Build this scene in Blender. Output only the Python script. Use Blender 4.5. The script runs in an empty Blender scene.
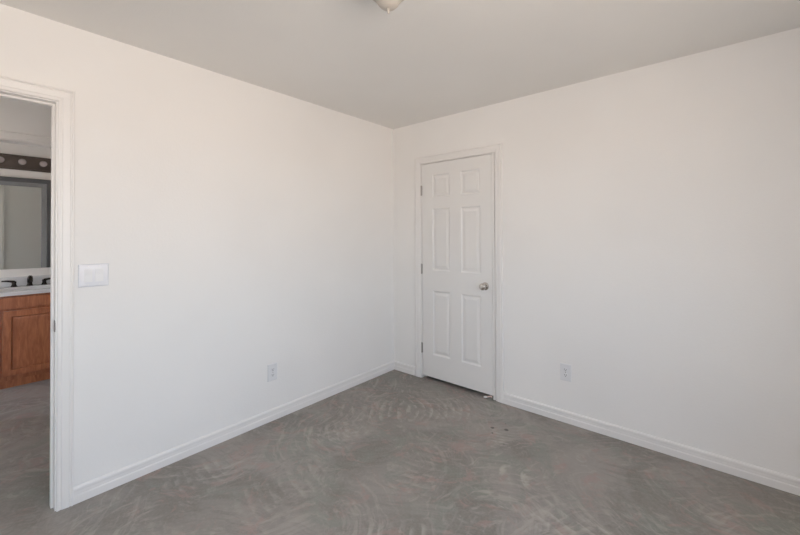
import bpy, bmesh, math, random
from mathutils import Vector, Matrix
PI = math.pi
SC = bpy.context.scene
C = SC.collection
random.seed(7)

# ------------------------------------------------------------------ dimensions (metres, floor z=0)
XL, YB, XR, YN, H = -2.5047, 2.8273, 0.80, -0.95, 2.44      # bedroom
WT = 0.12                                                   # wall thickness
XH = -3.93                                                  # hall side face of the bathroom wall
XBB = -5.33                                                 # bathroom back wall
LD0, LD1, DZ = -0.54, 0.287, 2.035                          # hall doorway of the bedroom (y range, head)
CD0, CD1 = -2.154, -1.401                                   # closet doorway in back wall (x range)
DZ3 = 2.066
BD0, BD1 = .02, 0.80                                      # bathroom doorway (y range)

# ------------------------------------------------------------------ camera
cam_d = bpy.data.cameras.new('camera')
cam = bpy.data.objects.new('camera', cam_d); C.objects.link(cam)
f, yaw, pitch, roll, sy, ch = 370.2, .7078, .0094, -.0042, -36.66, 1.3658
Fv = Vector((-math.sin(yaw)*math.cos(pitch), math.cos(yaw)*math.cos(pitch), math.sin(pitch)))
Rv = Vector((math.cos(yaw), math.sin(yaw), 0)); Uv = Rv.cross(Fv)
R2 = Rv*math.cos(roll) + Uv*math.sin(roll); U2 = -Rv*math.sin(roll) + Uv*math.cos(roll)
m = Matrix((R2, U2, -Fv)).transposed().to_4x4(); m.translation = Vector((0, 0, ch))
cam.matrix_world = m
cam_d.sensor_width = 36; cam_d.lens = f/800*36; cam_d.shift_y = sy/800
cam_d.clip_start = .02
SC.camera = cam

# ------------------------------------------------------------------ world: blue sky above, sunlit sandy desert below the horizon
W = bpy.data.worlds.new('sky'); SC.world = W; W.use_nodes = True
nt = W.node_tree; nt.nodes.clear()
wo = nt.nodes.new('ShaderNodeOutputWorld'); wb = nt.nodes.new('ShaderNodeBackground')
tc = nt.nodes.new('ShaderNodeTexCoord'); sx = nt.nodes.new('ShaderNodeSeparateXYZ'); cr = nt.nodes.new('ShaderNodeValToRGB')
mr = nt.nodes.new('ShaderNodeMapRange'); mr.inputs[1].default_value = -1; mr.inputs[2].default_value = 1
nt.links.new(tc.outputs['Generated'], sx.inputs[0]); nt.links.new(sx.outputs[2], mr.inputs[0])
nt.links.new(mr.outputs[0], cr.inputs[0]); nt.links.new(cr.outputs[0], wb.inputs[0]); nt.links.new(wb.outputs[0], wo.inputs[0])
GROUND = (1.02, .885, .785, 1); HAZE = (.86, .93, 1.0, 1); SKY = (.62, .78, 1.0, 1)
e = cr.color_ramp.elements
e[0].position = .0; e[0].color = GROUND
e[1].position = 1.; e[1].color = SKY
x = e.new(.485); x.color = GROUND
x = e.new(.515); x.color = HAZE
x = e.new(.70); x.color = SKY
wb.inputs[1].default_value = 9.7

def portal(name, loc, rot, sx_, sy_):
    l = bpy.data.lights.new(name, 'AREA'); l.shape = 'RECTANGLE'; l.size = sx_; l.size_y = sy_
    l.cycles.is_portal = True
    o = bpy.data.objects.new(name, l); C.objects.link(o); o.location = loc; o.rotation_euler = rot
    return o
# openings that let the daylight in
W1 = (-.50, 1.18, .85, 2.08)      # bedroom window: y0,y1,z0,z1 in the right wall
W2 = (-3.6, -3.0, .95, 2.05)    # unseen hall end window, added to light the hall: x0,x1,z0,z1
W3 = (-4.85, -4.12, .40, 1.50)   # unseen window, added to brighten the bathroom: x0,x1,z0,z1
YE = -2.0; YBN = -1.25            # hall end, bathroom near wall
portal('window_daylight', (XR+.10, (W1[0]+W1[1])/2, (W1[2]+W1[3])/2), (0, PI/2, 0), W1[3]-W1[2], W1[1]-W1[0])
portal('added_hall_daylight', ((W2[0]+W2[1])/2, YE-.10, (W2[2]+W2[3])/2), (PI/2, 0, 0), W2[1]-W2[0], W2[3]-W2[2])
portal('added_bathroom_daylight', ((W3[0]+W3[1])/2, YBN-.10, (W3[2]+W3[3])/2), (PI/2, 0, 0), W3[1]-W3[0], W3[3]-W3[2])

SC.view_settings.view_transform = 'Standard'; SC.view_settings.look = 'None'
SC.view_settings.gamma = 1; SC.view_settings.use_curve_mapping = False
SC.view_settings.exposure = 0.0
SC.cycles.max_bounces = 16; SC.cycles.diffuse_bounces = 12
SC.cycles.glossy_bounces = 6; SC.cycles.transparent_max_bounces = 8
SC.cycles.use_denoising = True

# ------------------------------------------------------------------ material helpers
def mat(name, col, rough=.5, metal=0, spec=.5, coat=0):
    m = bpy.data.materials.new(name); m.use_nodes = True
    b = m.node_tree.nodes['Principled BSDF']
    b.inputs['Base Color'].default_value = (*col, 1); b.inputs['Roughness'].default_value = rough
    b.inputs['Metallic'].default_value = metal; b.inputs['Specular IOR Level'].default_value = spec
    b.inputs['Coat Weight'].default_value = coat
    return m
class G:
    """tiny node expression builder"""
    def __init__(s, nt): s.t = nt; s.n = nt.nodes; s.l = nt.links
    def put(s, inp, v):
        if isinstance(v, bpy.types.NodeSocket): s.l.new(v, inp)
        elif v is not None: inp.default_value = v
    def m(s, op, a, b=None, c=None, clamp=False):
        n = s.n.new('ShaderNodeMath'); n.operation = op; n.use_clamp = clamp
        s.put(n.inputs[0], a); s.put(n.inputs[1], b); s.put(n.inputs[2], c); return n.outputs[0]
    def smooth(s, v, a, b, lo=0., hi=1.):
        n = s.n.new('ShaderNodeMapRange'); n.interpolation_type = 'SMOOTHSTEP'
        s.put(n.inputs[0], v); s.put(n.inputs[1], a); s.put(n.inputs[2], b); s.put(n.inputs[3], lo); s.put(n.inputs[4], hi)
        return n.outputs[0]
    def noise(s, vec, scale, detail=2, rough=.5, dist=0):
        n = s.n.new('ShaderNodeTexNoise'); s.put(n.inputs['Vector'], vec); n.inputs['Scale'].default_value = scale
        n.inputs['Detail'].default_value = detail; n.inputs['Roughness'].default_value = rough
        n.inputs['Distortion'].default_value = dist; return n
    def mapping(s, vec, loc=(0,0,0), rot=(0,0,0), sc=(1,1,1)):
        n = s.n.new('ShaderNodeMapping'); s.l.new(vec, n.inputs[0]); n.inputs[1].default_value = loc
        n.inputs[2].default_value = rot; n.inputs[3].default_value = sc; return n.outputs[0]
    def mix(s, fac, a, b, mode='MIX'):
        n = s.n.new('ShaderNodeMix'); n.data_type = 'RGBA'; n.blend_type = mode
        s.put(n.inputs[0], fac); s.put(n.inputs[6], a); s.put(n.inputs[7], b); return n.outputs[2]
    def bump(s, h, strength, dist):
        n = s.n.new('ShaderNodeBump'); n.inputs['Strength'].default_value = strength
        n.inputs['Distance'].default_value = dist; s.l.new(h, n.inputs['Height']); return n.outputs[0]
def pos(g): return g.n.new('ShaderNodeNewGeometry').outputs['Position']
def bsdf(m): return m.node_tree.nodes['Principled BSDF']

def wall_mat(name, col, rough=.75, strength=.10):
    m = mat(name, col, rough, spec=.3); g = G(m.node_tree); p = pos(g)
    n = g.noise(p, 90, 3, .55); n2 = g.noise(p, 1.3, 2)
    h = g.smooth(n.outputs[0], .45, .62)
    g.l.new(g.bump(h, strength, .002), bsdf(m).inputs['Normal'])
    c = g.mix(g.smooth(n2.outputs[0], .35, .65), (*[v*.985 for v in col], 1), (*[min(1, v*1.01) for v in col], 1))
    g.l.new(c, bsdf(m).inputs['Base Color'])
    return m
M = {}
M['wall'] = wall_mat('white_wall_paint', (.86, .85, .835))
M['ceiling'] = wall_mat('white_ceiling_paint', (.82, .81, .785), .85, .14)
M['trim'] = mat('white_trim_paint', (.83, .815, .80), .38)
M['door'] = mat('white_door_paint', (.80, .79, .775), .42)
M['nickel'] = mat('satin_nickel', (.55, .52, .49), .24, 1)
M['hinge'] = mat('hinge_steel', (.42, .40, .38), .42, 1)
M['bronze'] = mat('oil_rubbed_bronze', (.045, .040, .038), .22, .9)
M['darkmetal'] = mat('dark_bronze_plate', (.11, .093, .083), .3, .7)
M['switch'] = mat('glossy_white_plastic', (.74, .755, .80), .16)
M['plastic'] = mat('white_outlet_plastic', (.77, .775, .785), .35)
M['slot'] = mat('dark_slot', (.03, .03, .03), .6)
M['marble'] = mat('white_cultured_marble', (.74, .75, .77), .16)
M['frame'] = mat('dark_grey_mirror_frame', (.085, .09, .095), .35)
M['framein'] = mat('mid_grey_frame_lip', (.19, .20, .21), .35)
M['mirror'] = mat('mirror_silver', (.80, .83, .80), .03, 1)
M['bulb'] = mat('frosted_bulb_glass', (.40, .36, .36), .15, coat=.6)
M['bowl'] = mat('alabaster_glass_bowl', (.54, .50, .45), .55)
M['scrap'] = mat('pinkish_scrap', (.75, .56, .50), .6)
M['scrapw'] = mat('white_scrap_tip', (.88, .86, .83), .6)

def wood_mat():
    m = mat('reddish_brown_stained_wood', (.25, .09, .04), .32, coat=.25); g = G(m.node_tree); p = pos(g)
    mp = g.mapping(p, sc=(6, 6, 1.2)); n = g.noise(mp, 5, 5, .6, .6)
    mp2 = g.mapping(p, sc=(60, 60, 3)); n2 = g.noise(mp2, 3, 3, .6)
    c = g.mix(g.smooth(n.outputs[0], .3, .7), (.36, .118, .050, 1), (.54, .205, .092, 1))
    c = g.mix(g.smooth(n2.outputs[0], .4, .75, 0, .35), c, (.25, .085, .038, 1))
    g.l.new(c, bsdf(m).inputs['Base Color']); return m
M['wood'] = wood_mat()

def floor_mat():
    m = mat('grey_skim_coated_concrete', (.25, .24, .22), .5, spec=.35); g = G(m.node_tree); p = pos(g)
    b = bsdf(m)
    # jittered position
    dn = g.noise(p, 4.5, 3, .6)
    vs = g.n.new('ShaderNodeVectorMath'); vs.operation = 'SUBTRACT'; g.l.new(dn.outputs['Color'], vs.inputs[0]); vs.inputs[1].default_value = (.5, .5, .5)
    vm = g.n.new('ShaderNodeVectorMath'); vm.operation = 'MULTIPLY_ADD'; g.l.new(vs.outputs[0], vm.inputs[0]); vm.inputs[1].default_value = (.065, .065, 0); g.l.new(p, vm.inputs[2])
    q = vm.outputs[0]
    # base mottling: grey, greenish grey, pinkish brown
    n1 = g.noise(q, 1.3, 5, .62, .8); n2 = g.noise(g.mapping(q, (3.1, 7.7, 0)), 2.3, 5, .66, 1.2)
    n3 = g.noise(g.mapping(q, (9.4, 1.3, 0)), 4.2, 6, .68, 1.6); n4 = g.noise(g.mapping(q, (1.4, 4.3, 0)), 7, 6, .7, 2.2)
    c = g.mix(g.smooth(n1.outputs[0], .40, .60), (0.212, 0.195, 0.175, 1), (0.312, 0.284, 0.260, 1))
    c = g.mix(g.smooth(n2.outputs[0], .50, .64, 0, .75), c, (0.238, 0.246, 0.214, 1))
    c = g.mix(g.smooth(n3.outputs[0], .52, .66, 0, .70), c, (0.375, 0.261, 0.236, 1))
    c = g.mix(g.smooth(n4.outputs[0], .52, .70, 0, .50), c, (0.422, 0.383, 0.345, 1))
    # every patch is streaked along its own trowel arc
    def arcs(scale, off, spacing, seedloc, lo, hi, stretch=1.6):
        v = g.n.new('ShaderNodeTexVoronoi'); v.voronoi_dimensions = '2D'; v.feature = 'F1'; v.inputs['Scale'].default_value = scale
        qq = g.mapping(q, seedloc); g.l.new(qq, v.inputs['Vector'])
        a = g.n.new('ShaderNodeVectorMath'); a.operation = 'SUBTRACT'; g.l.new(qq, a.inputs[0]); g.l.new(v.outputs['Position'], a.inputs[1])
        o = g.n.new('ShaderNodeVectorMath'); o.operation = 'SUBTRACT'; g.l.new(v.outputs['Color'], o.inputs[0]); o.inputs[1].default_value = (.5, .5, .5)
        o2 = g.n.new('ShaderNodeVectorMath'); o2.operation = 'MULTIPLY_ADD'; g.l.new(o.outputs[0], o2.inputs[0]); o2.inputs[1].default_value = (off, off, 0); g.l.new(a.outputs[0], o2.inputs[2])
        s2 = g.n.new('ShaderNodeSeparateXYZ'); g.l.new(o2.outputs[0], s2.inputs[0])
        r = g.m('SQRT', g.m('ADD', g.m('MULTIPLY', s2.outputs[0], s2.outputs[0]), g.m('MULTIPLY', s2.outputs[1], s2.outputs[1])))
        th = g.m('ARCTAN2', s2.outputs[1], s2.outputs[0])
        cmb = g.n.new('ShaderNodeCombineXYZ'); g.l.new(g.m('MULTIPLY', r, 1/spacing), cmb.inputs[0]); g.l.new(g.m('MULTIPLY', th, stretch), cmb.inputs[1])
        g.l.new(g.m('MULTIPLY', v.outputs['Distance'], .4), cmb.inputs[2])
        st = g.noise(cmb.outputs[0], 1.0, 3, .6)
        edge = g.smooth(v.outputs['Distance'], .66, .38)
        return g.m('MULTIPLY', g.smooth(st.outputs[0], lo, hi), edge)
    s1 = arcs(1.7, 1.0, .034, (2.3, 5.1, 0), .50, .66)
    s2_ = arcs(2.6, .9, .022, (8.7, 1.9, 0), .50, .68)
    s3 = arcs(2.1, 1.4, .032, (4.9, 3.3, 0), .48, .34)      # darker drags
    patch = g.smooth(g.noise(p, 2.0, 3).outputs[0], .40, .56, .20, 1.)
    c = g.mix(g.m('MULTIPLY', g.m('MULTIPLY', s1, patch), .42), c, (0.476, 0.423, 0.380, 1))
    c = g.mix(g.m('MULTIPLY', g.m('MULTIPLY', s2_, patch), .34), c, (0.464, 0.418, 0.380, 1))
    c = g.mix(g.m('MULTIPLY', s3, .30), c, (0.161, 0.151, 0.136, 1))
    # distinct fans of trowel strokes: cx, cy, travel angle, arc radius, spacing, half height, length, strength
    fans = FANS
    sp = g.n.new('ShaderNodeSeparateXYZ')
    dn2 = g.noise(p, 5, 3, .6)
    vs2 = g.n.new('ShaderNodeVectorMath'); vs2.operation = 'SUBTRACT'; g.l.new(dn2.outputs['Color'], vs2.inputs[0]); vs2.inputs[1].default_value = (.5, .5, .5)
    vm2 = g.n.new('ShaderNodeVectorMath'); vm2.operation = 'MULTIPLY_ADD'; g.l.new(vs2.outputs[0], vm2.inputs[0]); vm2.inputs[1].default_value = (.045, .045, 0); g.l.new(p, vm2.inputs[2])
    g.l.new(vm2.outputs[0], sp.inputs[0])
    brk = g.smooth(g.noise(p, 16, 3, .6).outputs[0], .38, .60)
    for cx, cy, an, R, spc, hh, ln, k in fans:
        dx = g.m('SUBTRACT', sp.outputs[0], cx); dy = g.m('SUBTRACT', sp.outputs[1], cy)
        ca, sa = math.cos(an), math.sin(an)
        lx = g.m('ADD', g.m('MULTIPLY', dx, ca), g.m('MULTIPLY', dy, sa))
        ly = g.m('SUBTRACT', g.m('MULTIPLY', dy, ca), g.m('MULTIPLY', dx, sa))
        s = g.m('ADD', lx, g.m('DIVIDE', g.m('MULTIPLY', ly, ly), 2*R))
        w = g.m('FRACT', g.m('DIVIDE', s, spc))
        line = g.m('MULTIPLY', g.smooth(w, .30, .85), g.smooth(w, 1.0, .88))
        mask = g.m('MULTIPLY', g.smooth(g.m('ABSOLUTE', ly), hh, hh*.35), g.smooth(g.m('ABSOLUTE', s), ln/2, ln/2*.55))
        fac = g.m('MULTIPLY', g.m('MULTIPLY', line, mask), g.m('MULTIPLY', brk, k))
        c = g.mix(fac, c, (0.595, 0.545, 0.494, 1))
    # small dark stains
    for (cx, cy, r) in STAINS:
        d = g.n.new('ShaderNodeVectorMath'); d.operation = 'DISTANCE'; g.l.new(vm2.outputs[0], d.inputs[0]); d.inputs[1].default_value = (cx, cy, 0)
        c = g.mix(g.smooth(d.outputs['Value'], r, r*.45, 0, .85), c, (0.054, 0.044, 0.039, 1))
    # thin pale joint across the bathroom floor
    s0 = g.n.new('ShaderNodeSeparateXYZ'); g.l.new(p, s0.inputs[0])
    j = g.m('ABSOLUTE', g.m('SUBTRACT', s0.outputs[0], -4.19))
    c = g.mix(g.smooth(j, .009, .003, 0, .6), c, (.42, .40, .37, 1))
    fine = g.noise(g.mapping(p, sc=(1, 1, 1)), 75, 3, .7)
    c = g.mix(g.smooth(fine.outputs[0], .35, .75, 0, .30), c, (.36, .345, .32, 1))
    g.l.new(c, b.inputs['Base Color'])
    g.l.new(g.smooth(n3.outputs[0], .3, .7, .42, .60), b.inputs['Roughness'])
    hgt = g.m('ADD', g.m('MULTIPLY', s1, .5), g.m('ADD', g.m('MULTIPLY', s2_, .4), g.m('MULTIPLY', fine.outputs[0], .35)))
    g.l.new(g.bump(hgt, .25, .0015), b.inputs['Normal'])
    return m
def T(x, y): return math.atan2(x, -y)        # direction across the line of sight
FANS = [(-1.66, 2.42, T(-1.66, 2.42)+PI+.15, .30, .058, .24, .66, .40),
        (-1.95, 2.12, T(-1.95, 2.12)-.1, .42, .070, .22, .50, .34),
        (-1.78, 1.10, T(-1.78, 1.10)+.35, .70, .060, .20, .62, .20),
        (-2.02, 1.66, T(-2.02, 1.66)+.15, .8, .062, .16, .50, .26),
        (-1.05, 1.22, T(-1.05, 1.22)+.15, .6, .050, .20, .40, .40),
        (-.86, 2.02, T(-.86, 2.02)+.0, .13, .12, .12, .36, .50),
        (-1.10, 2.30, T(-1.10, 2.3)+1.45, .5, .034, .10, .26, .36),
        (-.45, 1.80, 1.20, 2.5, .062, .42, .34, .34),
        (-1.30, 1.62, T(-1.30, 1.62)+1.2, .7, .055, .22, .34, .22),
        (-2.25, .85, T(-2.2, .8)+.3, .8, .055, .16, .38, .26)]
STAINS = [(-1.214, 2.412, .017), (-1.124, 2.443, .019), (-1.185, 2.347, .009), (-1.16, 2.52, .006), (-1.06, 2.27, .006)]
M['floor'] = floor_mat()

# ------------------------------------------------------------------ mesh helpers
def link(name, bm, m, parent=None, kind=None, smooth=False, mats=None):
    bmesh.ops.recalc_face_normals(bm, faces=bm.faces)
    me = bpy.data.meshes.new(name)
    if smooth:
        for fc in bm.faces: fc.smooth = True
    bm.to_mesh(me); bm.free()
    o = bpy.data.objects.new(name, me); C.objects.link(o)
    for k in (mats or [m]): me.materials.append(k)
    if smooth:
        try: me.set_sharp_from_angle(angle=math.radians(38))
        except Exception: pass
    if parent: o.parent = parent
    if kind: o['kind'] = kind
    return o
def box(bm, x0, x1, y0, y1, z0, z1, bevel=0, mi=0):
    r = bmesh.ops.create_cube(bm, size=1)
    vs = r['verts']
    for v in vs:
        v.co = Vector(((x0+x1)/2 + v.co.x*(x1-x0), (y0+y1)/2 + v.co.y*(y1-y0), (z0+z1)/2 + v.co.z*(z1-z0)))
    fs = {f_ for v in vs for f_ in v.link_faces}
    for f_ in fs: f_.material_index = mi
    if bevel:
        es = list({e_ for v in vs for e_ in v.link_edges})
        bmesh.ops.bevel(bm, geom=es, offset=bevel, segments=2, profile=.6, affect='EDGES')
    return vs
def bx(*a, **k):
    bm = bmesh.new(); box(bm, *a, **k); return bm
def empty(name, loc=(0,0,0), rz=0):
    o = bpy.data.objects.new(name, None); C.objects.link(o); o.location = loc; o.rotation_euler = (0,0,rz)
    o.empty_display_size = .05; return o
def tag(o, label, cat, group=None):
    o['label'] = label; o['category'] = cat
    if group: o['group'] = group
    return o
def lathe(bm, prof, n=32, mtx=None, mi=0):
    """prof: (r, h) revolved about local z"""
    mtx = mtx or Matrix.Identity(4); rings = []
    for r, h in prof:
        if r < 1e-6: rings.append([bm.verts.new(mtx @ Vector((0, 0, h)))])
        else: rings.append([bm.verts.new(mtx @ Vector((r*math.cos(2*PI*i/n), r*math.sin(2*PI*i/n), h))) for i in range(n)])
    for a, b in zip(rings, rings[1:]):
        for i in range(n):
            j = (i+1) % n
            if len(a) == 1 and len(b) == 1: continue
            if len(a) == 1: f_ = bm.faces.new((a[0], b[i], b[j]))
            elif len(b) == 1: f_ = bm.faces.new((a[i], a[j], b[0]))
            else: f_ = bm.faces.new((a[i], a[j], b[j], b[i]))
            f_.material_index = mi
    for rr in (rings[0], rings[-1]):
        if len(rr) > 2:
            try: bm.faces.new(rr)
            except ValueError: pass
def tube(bm, pts, rad, n=14):
    """swept round tube with per-point radius (float or list); ellipse allowed as (ra, rb)"""
    pts = [Vector(p_) for p_ in pts]; rings = []
    up = Vector((0, 0, 1))
    for i, p_ in enumerate(pts):
        t = (pts[min(i+1, len(pts)-1)] - pts[max(i-1, 0)]).normalized()
        a = t.cross(up)
        if a.length < 1e-3: a = t.cross(Vector((1, 0, 0)))
        a.normalize(); b = a.cross(t)
        r = rad[i] if isinstance(rad, (list, tuple)) else rad
        ra, rb = r if isinstance(r, tuple) else (r, r)
        rings.append([bm.verts.new(p_ + a*ra*math.cos(2*PI*k/n) + b*rb*math.sin(2*PI*k/n)) for k in range(n)])
    for a, b in zip(rings, rings[1:]):
        for k in range(n): bm.faces.new((a[k], a[(k+1) % n], b[(k+1) % n], b[k]))
    bm.faces.new(rings[0]); bm.faces.new(rings[-1])

# casing profile: (distance from the opening edge, thickness)
CAS = [(0, 0), (0, .009), (.003, .0115), (.010, .0115), (.012, .0095), (.016, .0095), (.020, .0125), (.036, .0145),
       (.046, .016), (.049, .013), (.053, .013), (.056, .0175), (.060, .0175), (.0635, .014), (.0635, 0)]
def casing(name, P, u0, u1, zt, parent):
    """P(u, z, n) maps wall coordinates (n = out of the wall) to world; mitred three-sided door casing"""
    bm = bmesh.new(); rings = []
    for w, h in CAS:
        rings.append([bm.verts.new(P(u, z, h)) for u, z in ((u0-w, 0), (u0-w, zt+w), (u1+w, zt+w), (u1+w, 0))])
    k = len(rings)
    for i in range(k):
        a, b = rings[i], rings[(i+1) % k]
        for j in range(3): bm.faces.new((a[j], a[j+1], b[j+1], b[j]))
    for j in (0, 3): bm.faces.new([r[j] for r in rings])
    return link(name, bm, M['trim'], parent)
BASE = [(0, 0), (.0145, 0), (.0145, .036), (.0135, .040), (.0112, .043), (.0112, .060), (.0120, .064), (.0125, .069), (.0120, .075),
        (.009, .080), (.005, .0825), (0, .0835)]
def baseboard(name, P, u0, u1):
    """P(u, z, n); extruded from u0 to u1"""
    bm = bmesh.new()
    a = [bm.verts.new(P(u0, z, n)) for n, z in BASE]; b = [bm.verts.new(P(u1, z, n)) for n, z in BASE]
    for i in range(len(BASE)):
        j = (i+1) % len(BASE); bm.faces.new((a[i], a[j], b[j], b[i]))
    bm.faces.new(a); bm.faces.new(b)
    return link(name, bm, M['trim'], kind='structure')

# ------------------------------------------------------------------ the shell
S = 'structure'
bm = bx(XBB-.2, XR+WT+.1, YE-.2, YB+.85, -.15, 0); link('floor', bm, M['floor'], kind=S)
bm = bx(XBB-.2, XR+WT+.1, YE-.2, YB+.85, H, H+.15); link('ceiling', bm, M['ceiling'], kind=S)
CX0, CX1 = XL-WT, XR+WT
# left wall with the hall doorway
bm = bmesh.new(); XJ = XL-WT; JT = .019
box(bm, XJ, XL, LD1+JT, YB+.75, 0, H); box(bm, XJ, XL, YE, LD0-JT, 0, H); box(bm, XJ, XL, LD0-JT, LD1+JT, DZ+JT, H)
link('wall_left', bm, M['wall'], kind=S)
# back wall with the closet doorway
bm = bmesh.new()
box(bm, XL, CD0-JT, YB, YB+WT, 0, H); box(bm, CD1+JT, XR+WT, YB, YB+WT, 0, H); box(bm, CD0-JT, CD1+JT, YB, YB+WT, DZ+JT, H)
link('wall_back', bm, M['wall'], kind=S)
# closet behind the white door
bm = bmesh.new(); box(bm, XL, XR+WT, YB+.70, YB+.75, 0, H); box(bm, -.6, -.55, YB+WT, YB+.70, 0, H)
link('wall_closet', bm, M['wall'], kind=S)
def holed(bm, axis, a0, a1, t0, t1, h):
    """wall slab spanning a0..a1 along its length, t0..t1 thick, hole (u0,u1,z0,z1)"""
    def B(u0, u1, z0, z1):
        if axis == 'y': box(bm, t0, t1, u0, u1, z0, z1)
        else: box(bm, u0, u1, t0, t1, z0, z1)
    B(a0, h[0], 0, H); B(h[1], a1, 0, H)
    if h[2] > 0: B(h[0], h[1], 0, h[2])
    B(h[0], h[1], h[3], H)
bm = bmesh.new(); holed(bm, 'y', YN-WT, YB, XR, XR+WT, W1); link('wall_right', bm, M['wall'], kind=S)
link('wall_near', bx(XL, XR, YN-WT, YN, 0, H), M['wall'], kind=S)
bm = bmesh.new(); holed(bm, 'x', XH, XJ, YE-WT, YE, W2); link('wall_hall_near', bm, M['wall'], kind=S)
link('wall_hall_far', bx(XH, XJ, YB+.63, YB+.75, 0, H), M['wall'], kind=S)
bm = bmesh.new(); box(bm, XH-WT, XH, YE-WT, BD0-JT, 0, H); box(bm, XH-WT, XH, BD1+JT, YB+.75, 0, H); box(bm, XH-WT, XH, BD0-JT, BD1+JT, DZ3+JT, H)
link('wall_hall', bm, M['wall'], kind=S)
link('wall_bathroom_back', bx(XBB-WT, XBB, YBN-WT, 1.42, 0, H), M['wall'], kind=S)
link('wall_bathroom_far', bx(XBB, XH-WT, 1.30, 1.42, 0, H), M['wall'], kind=S)
bm = bmesh.new(); holed(bm, 'x', XBB, XH-WT, YBN-WT, YBN, W3); link('wall_bathroom_near', bm, M['wall'], kind=S)

# bedroom window, plus the windows added to light the hall and bathroom
GL = bpy.data.materials.new('window_glass'); GL.use_nodes = True
g_ = G(GL.node_tree); GL.node_tree.nodes.clear()
o_ = g_.n.new('ShaderNodeOutputMaterial'); t_ = g_.n.new('ShaderNodeBsdfTransparent'); gl_ = g_.n.new('ShaderNodeBsdfGlossy'); mx = g_.n.new('ShaderNodeMixShader')
gl_.inputs['Roughness'].default_value = .02; mx.inputs[0].default_value = .05
g_.l.new(t_.outputs[0], mx.inputs[1]); g_.l.new(gl_.outputs[0], mx.inputs[2]); g_.l.new(mx.outputs[0], o_.inputs[0])
def window(name, axis, t, h):
    r = empty(name, (t, (h[0]+h[1])/2, h[2]) if axis == 'y' else ((h[0]+h[1])/2, t, h[2])); r['kind'] = S
    bm = bmesh.new(); fw = .035
    def B(u0, u1, z0, z1, d=.02):
        if axis == 'y': box(bm, t-d, t+d, u0, u1, z0, z1)
        else: box(bm, u0, u1, t-d, t+d, z0, z1)
    B(h[0], h[0]+fw, h[2], h[3]); B(h[1]-fw, h[1], h[2], h[3]); B(h[0]+fw, h[1]-fw, h[2], h[2]+fw); B(h[0]+fw, h[1]-fw, h[3]-fw, h[3])
    mid = (h[0]+h[1])/2; B(mid-.018, mid+.018, h[2]+fw, h[3]-fw)
    fr = link('window_frame', bm, M['trim']); fr.parent = r; fr.matrix_parent_inverse = Matrix.Translation(r.location).inverted()
    bm = bmesh.new(); B(h[0]+fw, mid-.018, h[2]+fw, h[3]-fw, .003); B(mid+.018, h[1]-fw, h[2]+fw, h[3]-fw, .003)
    pn = link('window_pane', bm, GL); pn.parent = r; pn.matrix_parent_inverse = Matrix.Translation(r.location).inverted()
window('window_1', 'y', XR+.06, W1); window('added_hall_window', 'x', YE-.06, W2); window('added_bathroom_window', 'x', YBN-.06, W3)

# baseboards
Pl = lambda u, z, n: Vector((XL+n, u, z))
Pb = lambda u, z, n: Vector((u, YB-n, z))
CW = .0635+.004
baseboard('baseboard_left', Pl, LD1+CW, YB)
baseboard('baseboard_left', Pl, YN, LD0-CW)
baseboard('baseboard_back', Pb, XL+.0125, CD0-CW)
baseboard('baseboard_back', Pb, CD1+CW, XR)
baseboard('baseboard_right', lambda u, z, n: Vector((XR-n, u, z)), YN, YB-.0125)
baseboard('baseboard_near', lambda u, z, n: Vector((u, YN+n, z)), XL+.0125, XR-.0125)
Ph = lambda u, z, n: Vector((XH+n, u, z))
baseboard('baseboard_hall', Ph, YE, BD0-CW); baseboard('baseboard_hall', Ph, BD1+CW, YB+.63)

def at(root, o):
    o.parent = root; o.matrix_parent_inverse = Matrix.Translation(root.location).inverted(); return o

# ------------------------------------------------------------------ door_1: six panel closet door in the back wall
d1 = empty('door_1', ((CD0+CD1)/2, YB, 0)); d1['kind'] = S
d1['label'] = 'white six panel closet door with satin nickel knob in the back wall'
SX0, SX1, SZ0, SZ1 = CD0+.012, CD1-.0155, .030, DZ-.005
SY = YB+.001
def panel_door():
    bm = bmesh.new()
    xs = [SX0, -2.022, -1.828, -1.715, -1.521, SX1]; zs = [SZ0, .240, .840, 1.028, 1.606, 1.712, 1.922, SZ1]
    vg = {}
    def V(x_, y_, z_):
        k = (round(x_, 5), round(y_, 5), round(z_, 5))
        if k not in vg: vg[k] = bm.verts.new(k)
        return vg[k]
    for i in range(5):
        for j in range(7):
            x0, x1, z0, z1 = xs[i], xs[i+1], zs[j], zs[j+1]
            if i in (1, 3) and j in (1, 3, 5):
                rings = []
                for d, dep in ((0, 0), (.004, .0030), (.010, .0085), (.015, .0095), (.020, .0095), (.040, .0030), (.044, .0022)):
                    rings.append([V(a, SY+dep, b) for a, b in ((x0+d, z0+d), (x1-d, z0+d), (x1-d, z1-d), (x0+d, z1-d))])
                for a, b in zip(rings, rings[1:]):
                    for k in range(4): bm.faces.new((a[k], a[(k+1) % 4], b[(k+1) % 4], b[k]))
                bm.faces.new(rings[-1])
            else:
                bm.faces.new((V(x0, SY, z0), V(x1, SY, z0), V(x1, SY, z1), V(x0, SY, z1)))
    yb = SY+.035
    bk = [bm.verts.new((a, yb, b)) for a, b in ((SX0, SZ0), (SX1, SZ0), (SX1, SZ1), (SX0, SZ1))]
    bm.faces.new(bk)
    fr = [[V(x_, SY, SZ0) for x_ in xs], [V(SX1, SY, z_) for z_ in zs], [V(x_, SY, SZ1) for x_ in reversed(xs)], [V(SX0, SY, z_) for z_ in reversed(zs)]]
    for k in range(4): bm.faces.new(fr[k] + [bk[(k+1) % 4], bk[k]])
    return bm
at(d1, link('door_slab', panel_door(), M['door']))
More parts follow.
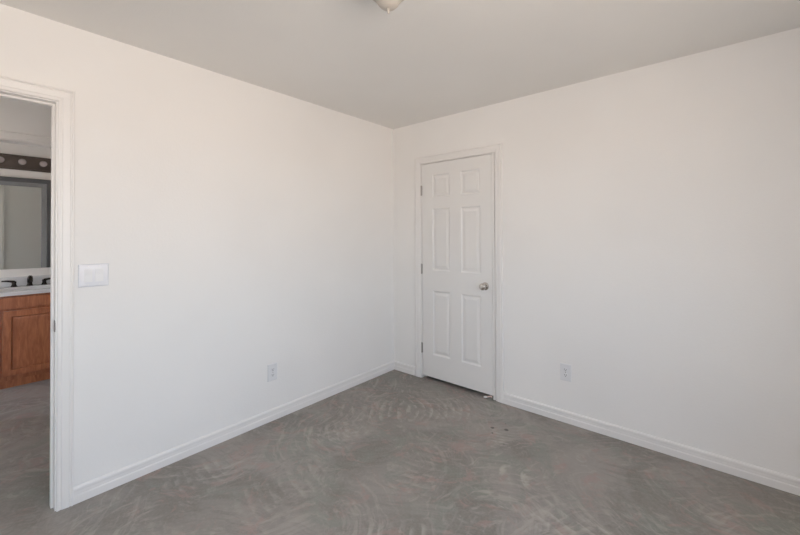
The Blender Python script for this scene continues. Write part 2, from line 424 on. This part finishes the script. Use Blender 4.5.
def jamb(P, u0, u1, zt, stop_n):
    """frame boards lining the opening; P(u,z,n) with n=0 at the wall face and negative into the wall"""
    bm = bmesh.new()
    def B(ua, ub, za, zb, na=-WT, nb=0):
        a, b = P(ua, za, na), P(ub, zb, nb)
        box(bm, min(a.x, b.x), max(a.x, b.x), min(a.y, b.y), max(a.y, b.y), za, zb)
    B(u0-JT, u0, 0, zt+JT); B(u1, u1+JT, 0, zt+JT); B(u0, u1, zt, zt+JT)
    s0, s1 = stop_n
    bs = bmesh.new()
    def D(ua, ub, za, zb):
        a, b = P(ua, za, s0), P(ub, zb, s1)
        box(bs, min(a.x, b.x), max(a.x, b.x), min(a.y, b.y), max(a.y, b.y), za, zb, bevel=.002)
    D(u0, u0+.011, 0, zt); D(u1-.011, u1, 0, zt); D(u0+.011, u1-.011, zt-.011, zt)
    return bm, bs
a_, b_ = jamb(Pb, CD0+.008, CD1-.012, DZ, (-.075, -.040))
at(d1, link('door_frame', a_, M['trim'])); at(d1, link('door_stop', b_, M['trim']))
at(d1, casing('door_casing', Pb, CD0+.002, CD1+.016, DZ+.004, d1))
# hinges
HX = SX0-.003
for k, zc in enumerate((1.782, 1.036, .287)):
    bm = bmesh.new()
    mt = Matrix.Translation((HX, YB-.0065, zc-.046))
    lathe(bm, [(0, -.004), (.003, -.003), (.0062, 0), (.0062, .0175), (.0058, .018), (.0062, .0185), (.0062, .036), (.0058, .0365), (.0062, .037), (.0062, .055), (.0058, .0555),
               (.0062, .056), (.0062, .0735), (.0058, .074), (.0062, .0745), (.0062, .092), (.003, .095), (0, .096)], 16, mt)
    box(bm, HX-.006, HX+.008, YB-.004, YB-.0005, zc-.045, zc+.045)
    hg = at(d1, link('hinge', bm, M['hinge'], smooth=True))
    if k == 0: hg['label'] = 'grey steel hinge knuckle'
# knob with rosette (axis toward the room, -y)
bm = bmesh.new()
mt = Matrix.Translation((-1.480, SY, .927)) @ Matrix.Rotation(PI/2, 4, 'X')
lathe(bm, [(0, 0), (.032, 0), (.0325, .003), (.031, .006), (.024, .009), (.014, .011), (.0115, .014), (.011, .026), (.0125, .030), (.020, .034),
           (.0262, .040), (.0285, .047), (.0285, .053), (.026, .059), (.020, .063), (.010, .065), (0, .0655)], 36, mt)
at(d1, link('door_knob', bm, M['nickel'], smooth=True))

# ------------------------------------------------------------------ door_2: cased opening from the bedroom to the hall
d2 = empty('door_2', (XL-.06, (LD0+LD1)/2, 0)); d2['kind'] = S
d2['label'] = 'white cased doorway in the left wall opening to the hall'
a_, b_ = jamb(Pl, LD0, LD1, DZ, (-.075, -.040))
at(d2, link('door_frame', a_, M['trim'])); at(d2, link('door_stop', b_, M['trim']))
at(d2, casing('door_casing', Pl, LD0-.005, LD1+.005, DZ+.005, d2))
at(d2, casing('door_casing', lambda u, z, n: Vector((XJ-n, u, z)), LD0-.005, LD1+.005, DZ+.005, d2))
bm = bmesh.new(); box(bm, XL-.036, XL-.006, LD1-.0022, LD1+.001, .885, .942, bevel=.0006)
box(bm, XL-.006, XL-.001, LD1-.0035, LD1+.001, .895, .932)
sp_ = at(d2, link('strike_plate', bm, M['darkmetal'])); sp_['label'] = 'small dark metal strike plate on the jamb'
# ------------------------------------------------------------------ door_3: cased opening from the hall to the bathroom
d3 = empty('door_3', (XH-.06, (BD0+BD1)/2, 0)); d3['kind'] = S
d3['label'] = 'white cased bathroom doorway beyond the hall'
a_, b_ = jamb(Ph, BD0, BD1, DZ3, (-.075, -.040)); b_.free()
at(d3, link('door_frame', a_, M['trim']))
at(d3, casing('door_casing', Ph, BD0-.005, BD1+.005, DZ3+.005, d3))
at(d3, casing('door_casing', lambda u, z, n: Vector((XH-WT-n, u, z)), BD0-.005, BD1+.005, DZ3+.005, d3))

# ------------------------------------------------------------------ bathroom vanity
VX, VY0, VY1, VT = -4.83, -.62, 1.298, .830
BX, BY, BA, BB = -5.03, .40, .165, .225           # basin centre and half sizes
van = empty('vanity_cabinet', (VX, (VY0+VY1)/2, 0)); tag(van, 'reddish brown wooden vanity cabinet with framed doors under the white bathroom countertop', 'cabinet')
bm = bmesh.new()
box(bm, XBB+.002, VX, VY0, VY1-.002, .072, .70); box(bm, XBB+.002, BX-BA-.02, VY0, VY1-.002, .70, VT); box(bm, BX+BA+.02, VX, VY0, VY1-.002, .70, VT); box(bm, BX-BA-.02, BX+BA+.02, VY0, BY-BB-.02, .70, VT); box(bm, BX-BA-.02, BX+BA+.02, BY+BB+.02, VY1-.002, .70, VT); body = at(van, link('body', bm, M['wood']))
at(van, link('toe_kick', bx(XBB+.002, VX-.024, VY0, VY1-.002, 0, .072), M['wood']))
FX = VX+.019
def framed(name, y0, y1, z0, z1, st=.056):
    """overlay door: frame with a recessed step, then a slightly raised flat field"""
    bm = bmesh.new(); rings = []
    for d, dep in ((0, -.019), (0, -.002), (.002, 0), (st-.004, 0), (st+.001, -.014), (st+.007, -.015), (st+.008, -.006), (st+.022, -.004)):
        rings.append([bm.verts.new((FX+dep, a, b)) for a, b in ((y0+d, z0+d), (y1-d, z0+d), (y1-d, z1-d), (y0+d, z1-d))])
    for a, b in zip(rings, rings[1:]):
        for k in range(4): bm.faces.new((a[k], a[(k+1) % 4], b[(k+1) % 4], b[k]))
    bm.faces.new(rings[0]); bm.faces.new(rings[-1])
    return at(van, link(name, bm, M['wood']))
dw = .405
framed('door', .207, .207+dw, .112, .692); framed('door', .207-dw-.025, .182, .112, .692)
framed('door', .207+dw+.025, 1.27, .112, .692)
at(van, link('drawer_front', bx(VX, FX, -.20, .612, .712, .815, bevel=.003), M['wood']))
at(van, link('drawer_front', bx(VX, FX, .637, 1.27, .712, .815, bevel=.003), M['wood']))
# countertop with moulded basin and backsplash
TZ = .866
top = empty('countertop', (VX, (VY0+VY1)/2, VT)); tag(top, 'white cultured marble bathroom countertop with moulded basin on the wooden vanity', 'countertop')
bm = bmesh.new(); n = 48; x0, x1, y0, y1 = XBB+.001, VX+.035, VY0, VY1
def edge_pt(a):
    dx, dy = math.cos(a), math.sin(a)
    t = min([(x1-BX)/dx if dx > 1e-9 else 1e9, (x0-BX)/dx if dx < -1e-9 else 1e9, (y1-BY)/dy if dy > 1e-9 else 1e9, (y0-BY)/dy if dy < -1e-9 else 1e9])
    return BX+dx*t, BY+dy*t
angs = sorted([2*PI*i/n for i in range(n)] + [math.atan2(b-BY, a-BX) % (2*PI) for a in (x0, x1) for b in (y0, y1)])
outer = [bm.verts.new((*edge_pt(a), TZ)) for a in angs]
low = [bm.verts.new((v.co.x, v.co.y, VT)) for v in outer]
rings = [outer]
for s_, z_ in ((1.06, TZ), (1.02, TZ+.002), (.97, TZ-.004), (.93, TZ-.02), (.86, TZ-.06), (.72, TZ-.10), (.5, TZ-.125), (.12, TZ-.135)):
    rings.append([bm.verts.new((BX+BA*s_*math.cos(a), BY+BB*s_*math.sin(a), z_)) for a in angs])
N = len(angs)
for a, b in zip(rings, rings[1:]):
    for k in range(N): bm.faces.new((a[k], a[(k+1) % N], b[(k+1) % N], b[k]))
bm.faces.new(rings[-1])
for k in range(N): bm.faces.new((outer[k], outer[(k+1) % N], low[(k+1) % N], low[k]))
at(top, link('counter_slab', bm, M['marble'], smooth=True))
at(top, link('backsplash', bx(XBB, XBB+.02, VY0, VY1, TZ, .955, bevel=.003), M['marble']))
# widespread faucet
fc = empty('faucet', (-5.25, .41, TZ)); tag(fc, 'dark bronze widespread bathroom faucet with two lever handles behind the basin', 'faucet')
FXb = -5.25
bm = bmesh.new(); Z0 = TZ
lathe(bm, [(0, 0), (.027, 0), (.027, .004), (.022, .009), (.0185, .020), (.017, .035), (.017, .045), (0, .045)], 24, Matrix.Translation((FXb, .41, Z0)))
tube(bm, [(FXb, .41, Z0+.03), (FXb+.004, .41, Z0+.055), (FXb+.018, .41, Z0+.078), (FXb+.045, .41, Z0+.088), (FXb+.075, .41, Z0+.080), (FXb+.10, .41, Z0+.062), (FXb+.108, .41, Z0+.050)],
     [.019, .020, .020, .019, .017, .015, .014], 18)
at(fc, link('spout', bm, M['bronze'], smooth=True))
for sgn, yc in ((-1, .300), (1, .515)):
    bm = bmesh.new()
    lathe(bm, [(0, 0), (.026, 0), (.026, .004), (.021, .009), (.0165, .022), (.0155, .034), (.018, .042), (.017, .050), (.010, .056), (0, .057)], 24, Matrix.Translation((FXb, yc, Z0)))
    tube(bm, [(FXb, yc, Z0+.048), (FXb+.004, yc+sgn*.025, Z0+.055), (FXb+.007, yc+sgn*.055, Z0+.060), (FXb+.010, yc+sgn*.085, Z0+.061)],
         [.014, (.012, .010), (.010, .008), (.007, .006)], 12)
    at(fc, link('handle', bm, M['bronze'], smooth=True))
bm = bmesh.new(); tube(bm, [(FXb-.035, .41, Z0), (FXb-.035, .41, Z0+.09)], .0028, 8)
lathe(bm, [(0, 0), (.006, .002), (.006, .010), (0, .013)], 12, Matrix.Translation((FXb-.035, .41, Z0+.088)))
at(fc, link('lift_rod', bm, M['bronze'], smooth=True))
# mirror
mr_ = empty('wall_mirror', (XBB, .1, 1.5)); tag(mr_, 'dark grey framed mirror on the bathroom wall above the faucet', 'mirror')
MY0, MY1, MZ0, MZ1 = -.45, .582, 1.035, 1.950
bm = bmesh.new(); rings = []
for d, h in ((0, 0), (0, .018), (.006, .022), (.044, .022), (.048, .016), (.078, .012), (.084, .006), (.084, 0)):
    rings.append([bm.verts.new((XBB+h, a, b)) for a, b in ((MY1-d, MZ0), (MY1-d, MZ1-d), (MY0+d, MZ1-d), (MY0+d, MZ0))])
for i in range(len(rings)):
    a, b = rings[i], rings[(i+1) % len(rings)]
    for k in range(3):
        fx = bm.faces.new((a[k], a[k+1], b[k+1], b[k])); fx.material_index = 1 if 3 <= i <= 5 else 0
for k in (0, 3): bm.faces.new([q_[k] for q_ in rings])
at(mr_, link('frame', bm, None, mats=[M['frame'], M['framein']]))
at(mr_, link('mirror_glass', bx(XBB, XBB+.006, MY0+.080, MY1-.080, MZ0, MZ1-.080), M['mirror']))
# vanity light bar with clear round bulbs
vl = empty('vanity_light', (XBB, .2, 2.08)); tag(vl, 'dark bronze vanity light bar with round bulbs above the bathroom mirror', 'light')
bm = bmesh.new(); y0, y1 = -.22, .615
box(bm, XBB, XBB+.022, y0, y1, 2.028, 2.176, bevel=.004); box(bm, XBB+.02, XBB+.036, y0+.012, y1-.012, 2.042, 2.160, bevel=.005)
at(vl, link('back_plate', bm, M['darkmetal']))
for yc in (-.100, .052, .203, .352, .503):
    mt = Matrix.Translation((XBB+.036, yc, 2.102)) @ Matrix.Rotation(PI/2, 4, 'Y')
    bm = bmesh.new(); lathe(bm, [(0, 0), (.026, 0), (.026, .006), (.020, .010), (.018, .022), (0, .022)], 24, mt)
    sk = at(vl, link('lamp_socket', bm, M['darkmetal'], smooth=True))
    bm = bmesh.new(); R_ = .030
    prof = [(.012, .020), (.014, .030)] + [(R_*math.sin(a), .060-R_*math.cos(a)) for a in [math.radians(d) for d in range(32, 180, 12)]] + [(0, .090)]
    lathe(bm, prof, 28, mt); bl = link('bulb', bm, M['bulb'], smooth=True)
    bl.parent = sk

# ------------------------------------------------------------------ switch plate and outlets
def rounded_plate(bm, P, w, h, t, mi=0):
    """plate centred at (0,0) in wall coords with soft bevelled edges"""
    rings = []
    for d, n_ in ((0, 0), (0, t*.45), (.0025, t*.85), (.006, t)):
        rings.append([bm.verts.new(P(a, b, n_)) for a, b in ((-w/2+d, -h/2+d), (w/2-d, -h/2+d), (w/2-d, h/2-d), (-w/2+d, h/2-d))])
    for a, b in zip(rings, rings[1:]):
        for k in range(4): bm.faces.new((a[k], a[(k+1) % 4], b[(k+1) % 4], b[k]))
    bm.faces.new(rings[0]); bm.faces.new(rings[-1])
def slab(bm, P, u0, u1, z0, z1, n0, n1, mi=0):
    vs = [bm.verts.new(P(u, z, n_)) for n_ in (n0, n1) for u, z in ((u0, z0), (u1, z0), (u1, z1), (u0, z1))]
    for q_ in ((0, 1, 2, 3), (4, 5, 6, 7), (0, 1, 5, 4), (1, 2, 6, 5), (2, 3, 7, 6), (3, 0, 4, 7)):
        bm.faces.new([vs[i] for i in q_]).material_index = mi
SWY, SWZ = .4345, 1.157
sw = empty('light_switch', (XL, SWY, SWZ)); tag(sw, 'glossy white double rocker light switch on the left wall beside the hall doorway', 'light switch')
Ps = lambda u, z, n: Vector((n, u, z))
bm = bmesh.new(); rounded_plate(bm, Ps, .126, .119, .0065)
link('cover_plate', bm, M['switch'], sw)
for i, u in enumerate((-.023, .023)):
    bm = bmesh.new(); slab(bm, Ps, u-.0172, u+.0172, -.034, .034, .004, .0072); link_ = link('switch_bezel', bm, M['plastic'], sw)
    bm = bmesh.new(); vs = [bm.verts.new(Ps(a, b, c_)) for a, b, c_ in ((u-.0155, -.032, .0072), (u+.0155, -.032, .0072), (u+.0155, .032, .0072), (u-.0155, .032, .0072),
                 (u-.0155, -.032, .0088), (u+.0155, -.032, .0088), (u-.0155, 0, .0080), (u+.0155, 0, .0080), (u-.0155, .032, .0092), (u+.0155, .032, .0092))]
    for q_ in ((0, 1, 2, 3), (4, 5, 7, 6), (6, 7, 9, 8), (0, 1, 5, 4), (3, 2, 9, 8), (0, 4, 6, 8, 3), (1, 5, 7, 9, 2)): bm.faces.new([vs[k] for k in q_])
    link('rocker', bm, M['plastic'], sw)
for u in (-.023, .023):
    for z in (-.048, .048):
        bm = bmesh.new()
        lathe(bm, [(0, .006), (.003, .006), (.003, .0072), (.0015, .0078), (0, .0078)], 12, Matrix(((0, 0, 1, 0), (1, 0, 0, u), (0, 1, 0, z), (0, 0, 0, 1))))
        link('screw', bm, M['plastic'], sw)
def make_outlet(name, loc, rz, label):
    t = empty(name, loc, rz); tag(t, label, 'outlet', None)
    bm = bmesh.new(); rounded_plate(bm, Ps, .078, .122, .006); link('cover_plate', bm, M['plastic'], t)
    for z in (-.0195, .0195):
        bm = bmesh.new()
        bz = [(.0168*math.cos(a), max(-.0138, min(.0138, .0168*math.sin(a)))) for a in [2*PI*k/28 for k in range(28)]]
        lo_ = [bm.verts.new(Ps(a, b+z, .004)) for a, b in bz]; hi_ = [bm.verts.new(Ps(a, b+z, .0078)) for a, b in bz]
        bm.faces.new(lo_); bm.faces.new(hi_)
        for k in range(28): bm.faces.new((lo_[k], lo_[(k+1) % 28], hi_[(k+1) % 28], hi_[k]))
        slab(bm, Ps, -.0078, -.0052, z-.002, z+.008, .0077, .0081, 1); slab(bm, Ps, .0052, .0078, z-.001, z+.007, .0077, .0081, 1)
        slab(bm, Ps, -.0025, .0025, z-.0095, z-.0045, .0077, .0081, 1)
        link('receptacle', bm, None, t, mats=[M['plastic'], M['slot']])
    bm = bmesh.new(); lathe(bm, [(0, .005), (.0032, .005), (.0032, .0066), (.0015, .0074), (0, .0074)], 12, Matrix(((0, 0, 1, 0), (1, 0, 0, 0), (0, 1, 0, 0), (0, 0, 0, 1))))
    link('screw', bm, M['nickel'], t)
    return t
make_outlet('wall_outlet', (XL, 1.470, .352), 0, 'white duplex wall outlet low on the left wall')
make_outlet('wall_outlet', (-.842, YB, .360), -PI/2, 'white duplex wall outlet low on the back wall right of the closet door')

# ------------------------------------------------------------------ ceiling light (its bowl just dips into the top of the frame)
LX, LY = -1.005, 1.108
cl = empty('ceiling_light', (LX, LY, H)); tag(cl, 'beige glass bowl ceiling light with small finial hanging at the middle of the ceiling', 'ceiling light')
bm = bmesh.new(); lathe(bm, [(0, 0), (.155, 0), (.160, -.010), (.160, -.022), (.150, -.028), (0, -.028)], 48); link('base_pan', bm, M['nickel'], cl, smooth=True)
bm = bmesh.new()
lathe(bm, [(.118, -.024), (.118, -.034), (.108, -.058), (.088, -.085), (.066, -.108), (.050, -.126), (.041, -.140), (.031, -.150), (.017, -.156), (0, -.158)], 48)
link('glass_bowl', bm, M['bowl'], cl, smooth=True)
bm = bmesh.new(); lathe(bm, [(0, -.158), (.008, -.159), (.009, -.162), (.0045, -.165), (.004, -.170), (.005, -.174), (.003, -.178), (0, -.179)], 20); link('finial', bm, M['bowl'], cl, smooth=True)

# ------------------------------------------------------------------ small pinkish scrap with a white tip at the closet door's lock corner
t = empty('floor_scrap', (-1.450, 2.826, .008)); tag(t, 'tiny pinkish scrap with a white tip lying at the closet door bottom corner', 'scrap')
bm = bmesh.new(); tube(bm, [(.030, -.004, .010), (.018, -.008, .016), (.004, -.014, .012), (-.010, -.022, .008)], [(.006, .004), .007, .006, (.006, .005)], 10)
link('stem', bm, M['scrap'], t, smooth=True)
bm = bmesh.new(); tube(bm, [(-.008, -.021, .008), (-.020, -.030, .008), (-.032, -.036, .007)], [.006, .0085, .005], 12)
link('tip', bm, M['scrapw'], t, smooth=True)
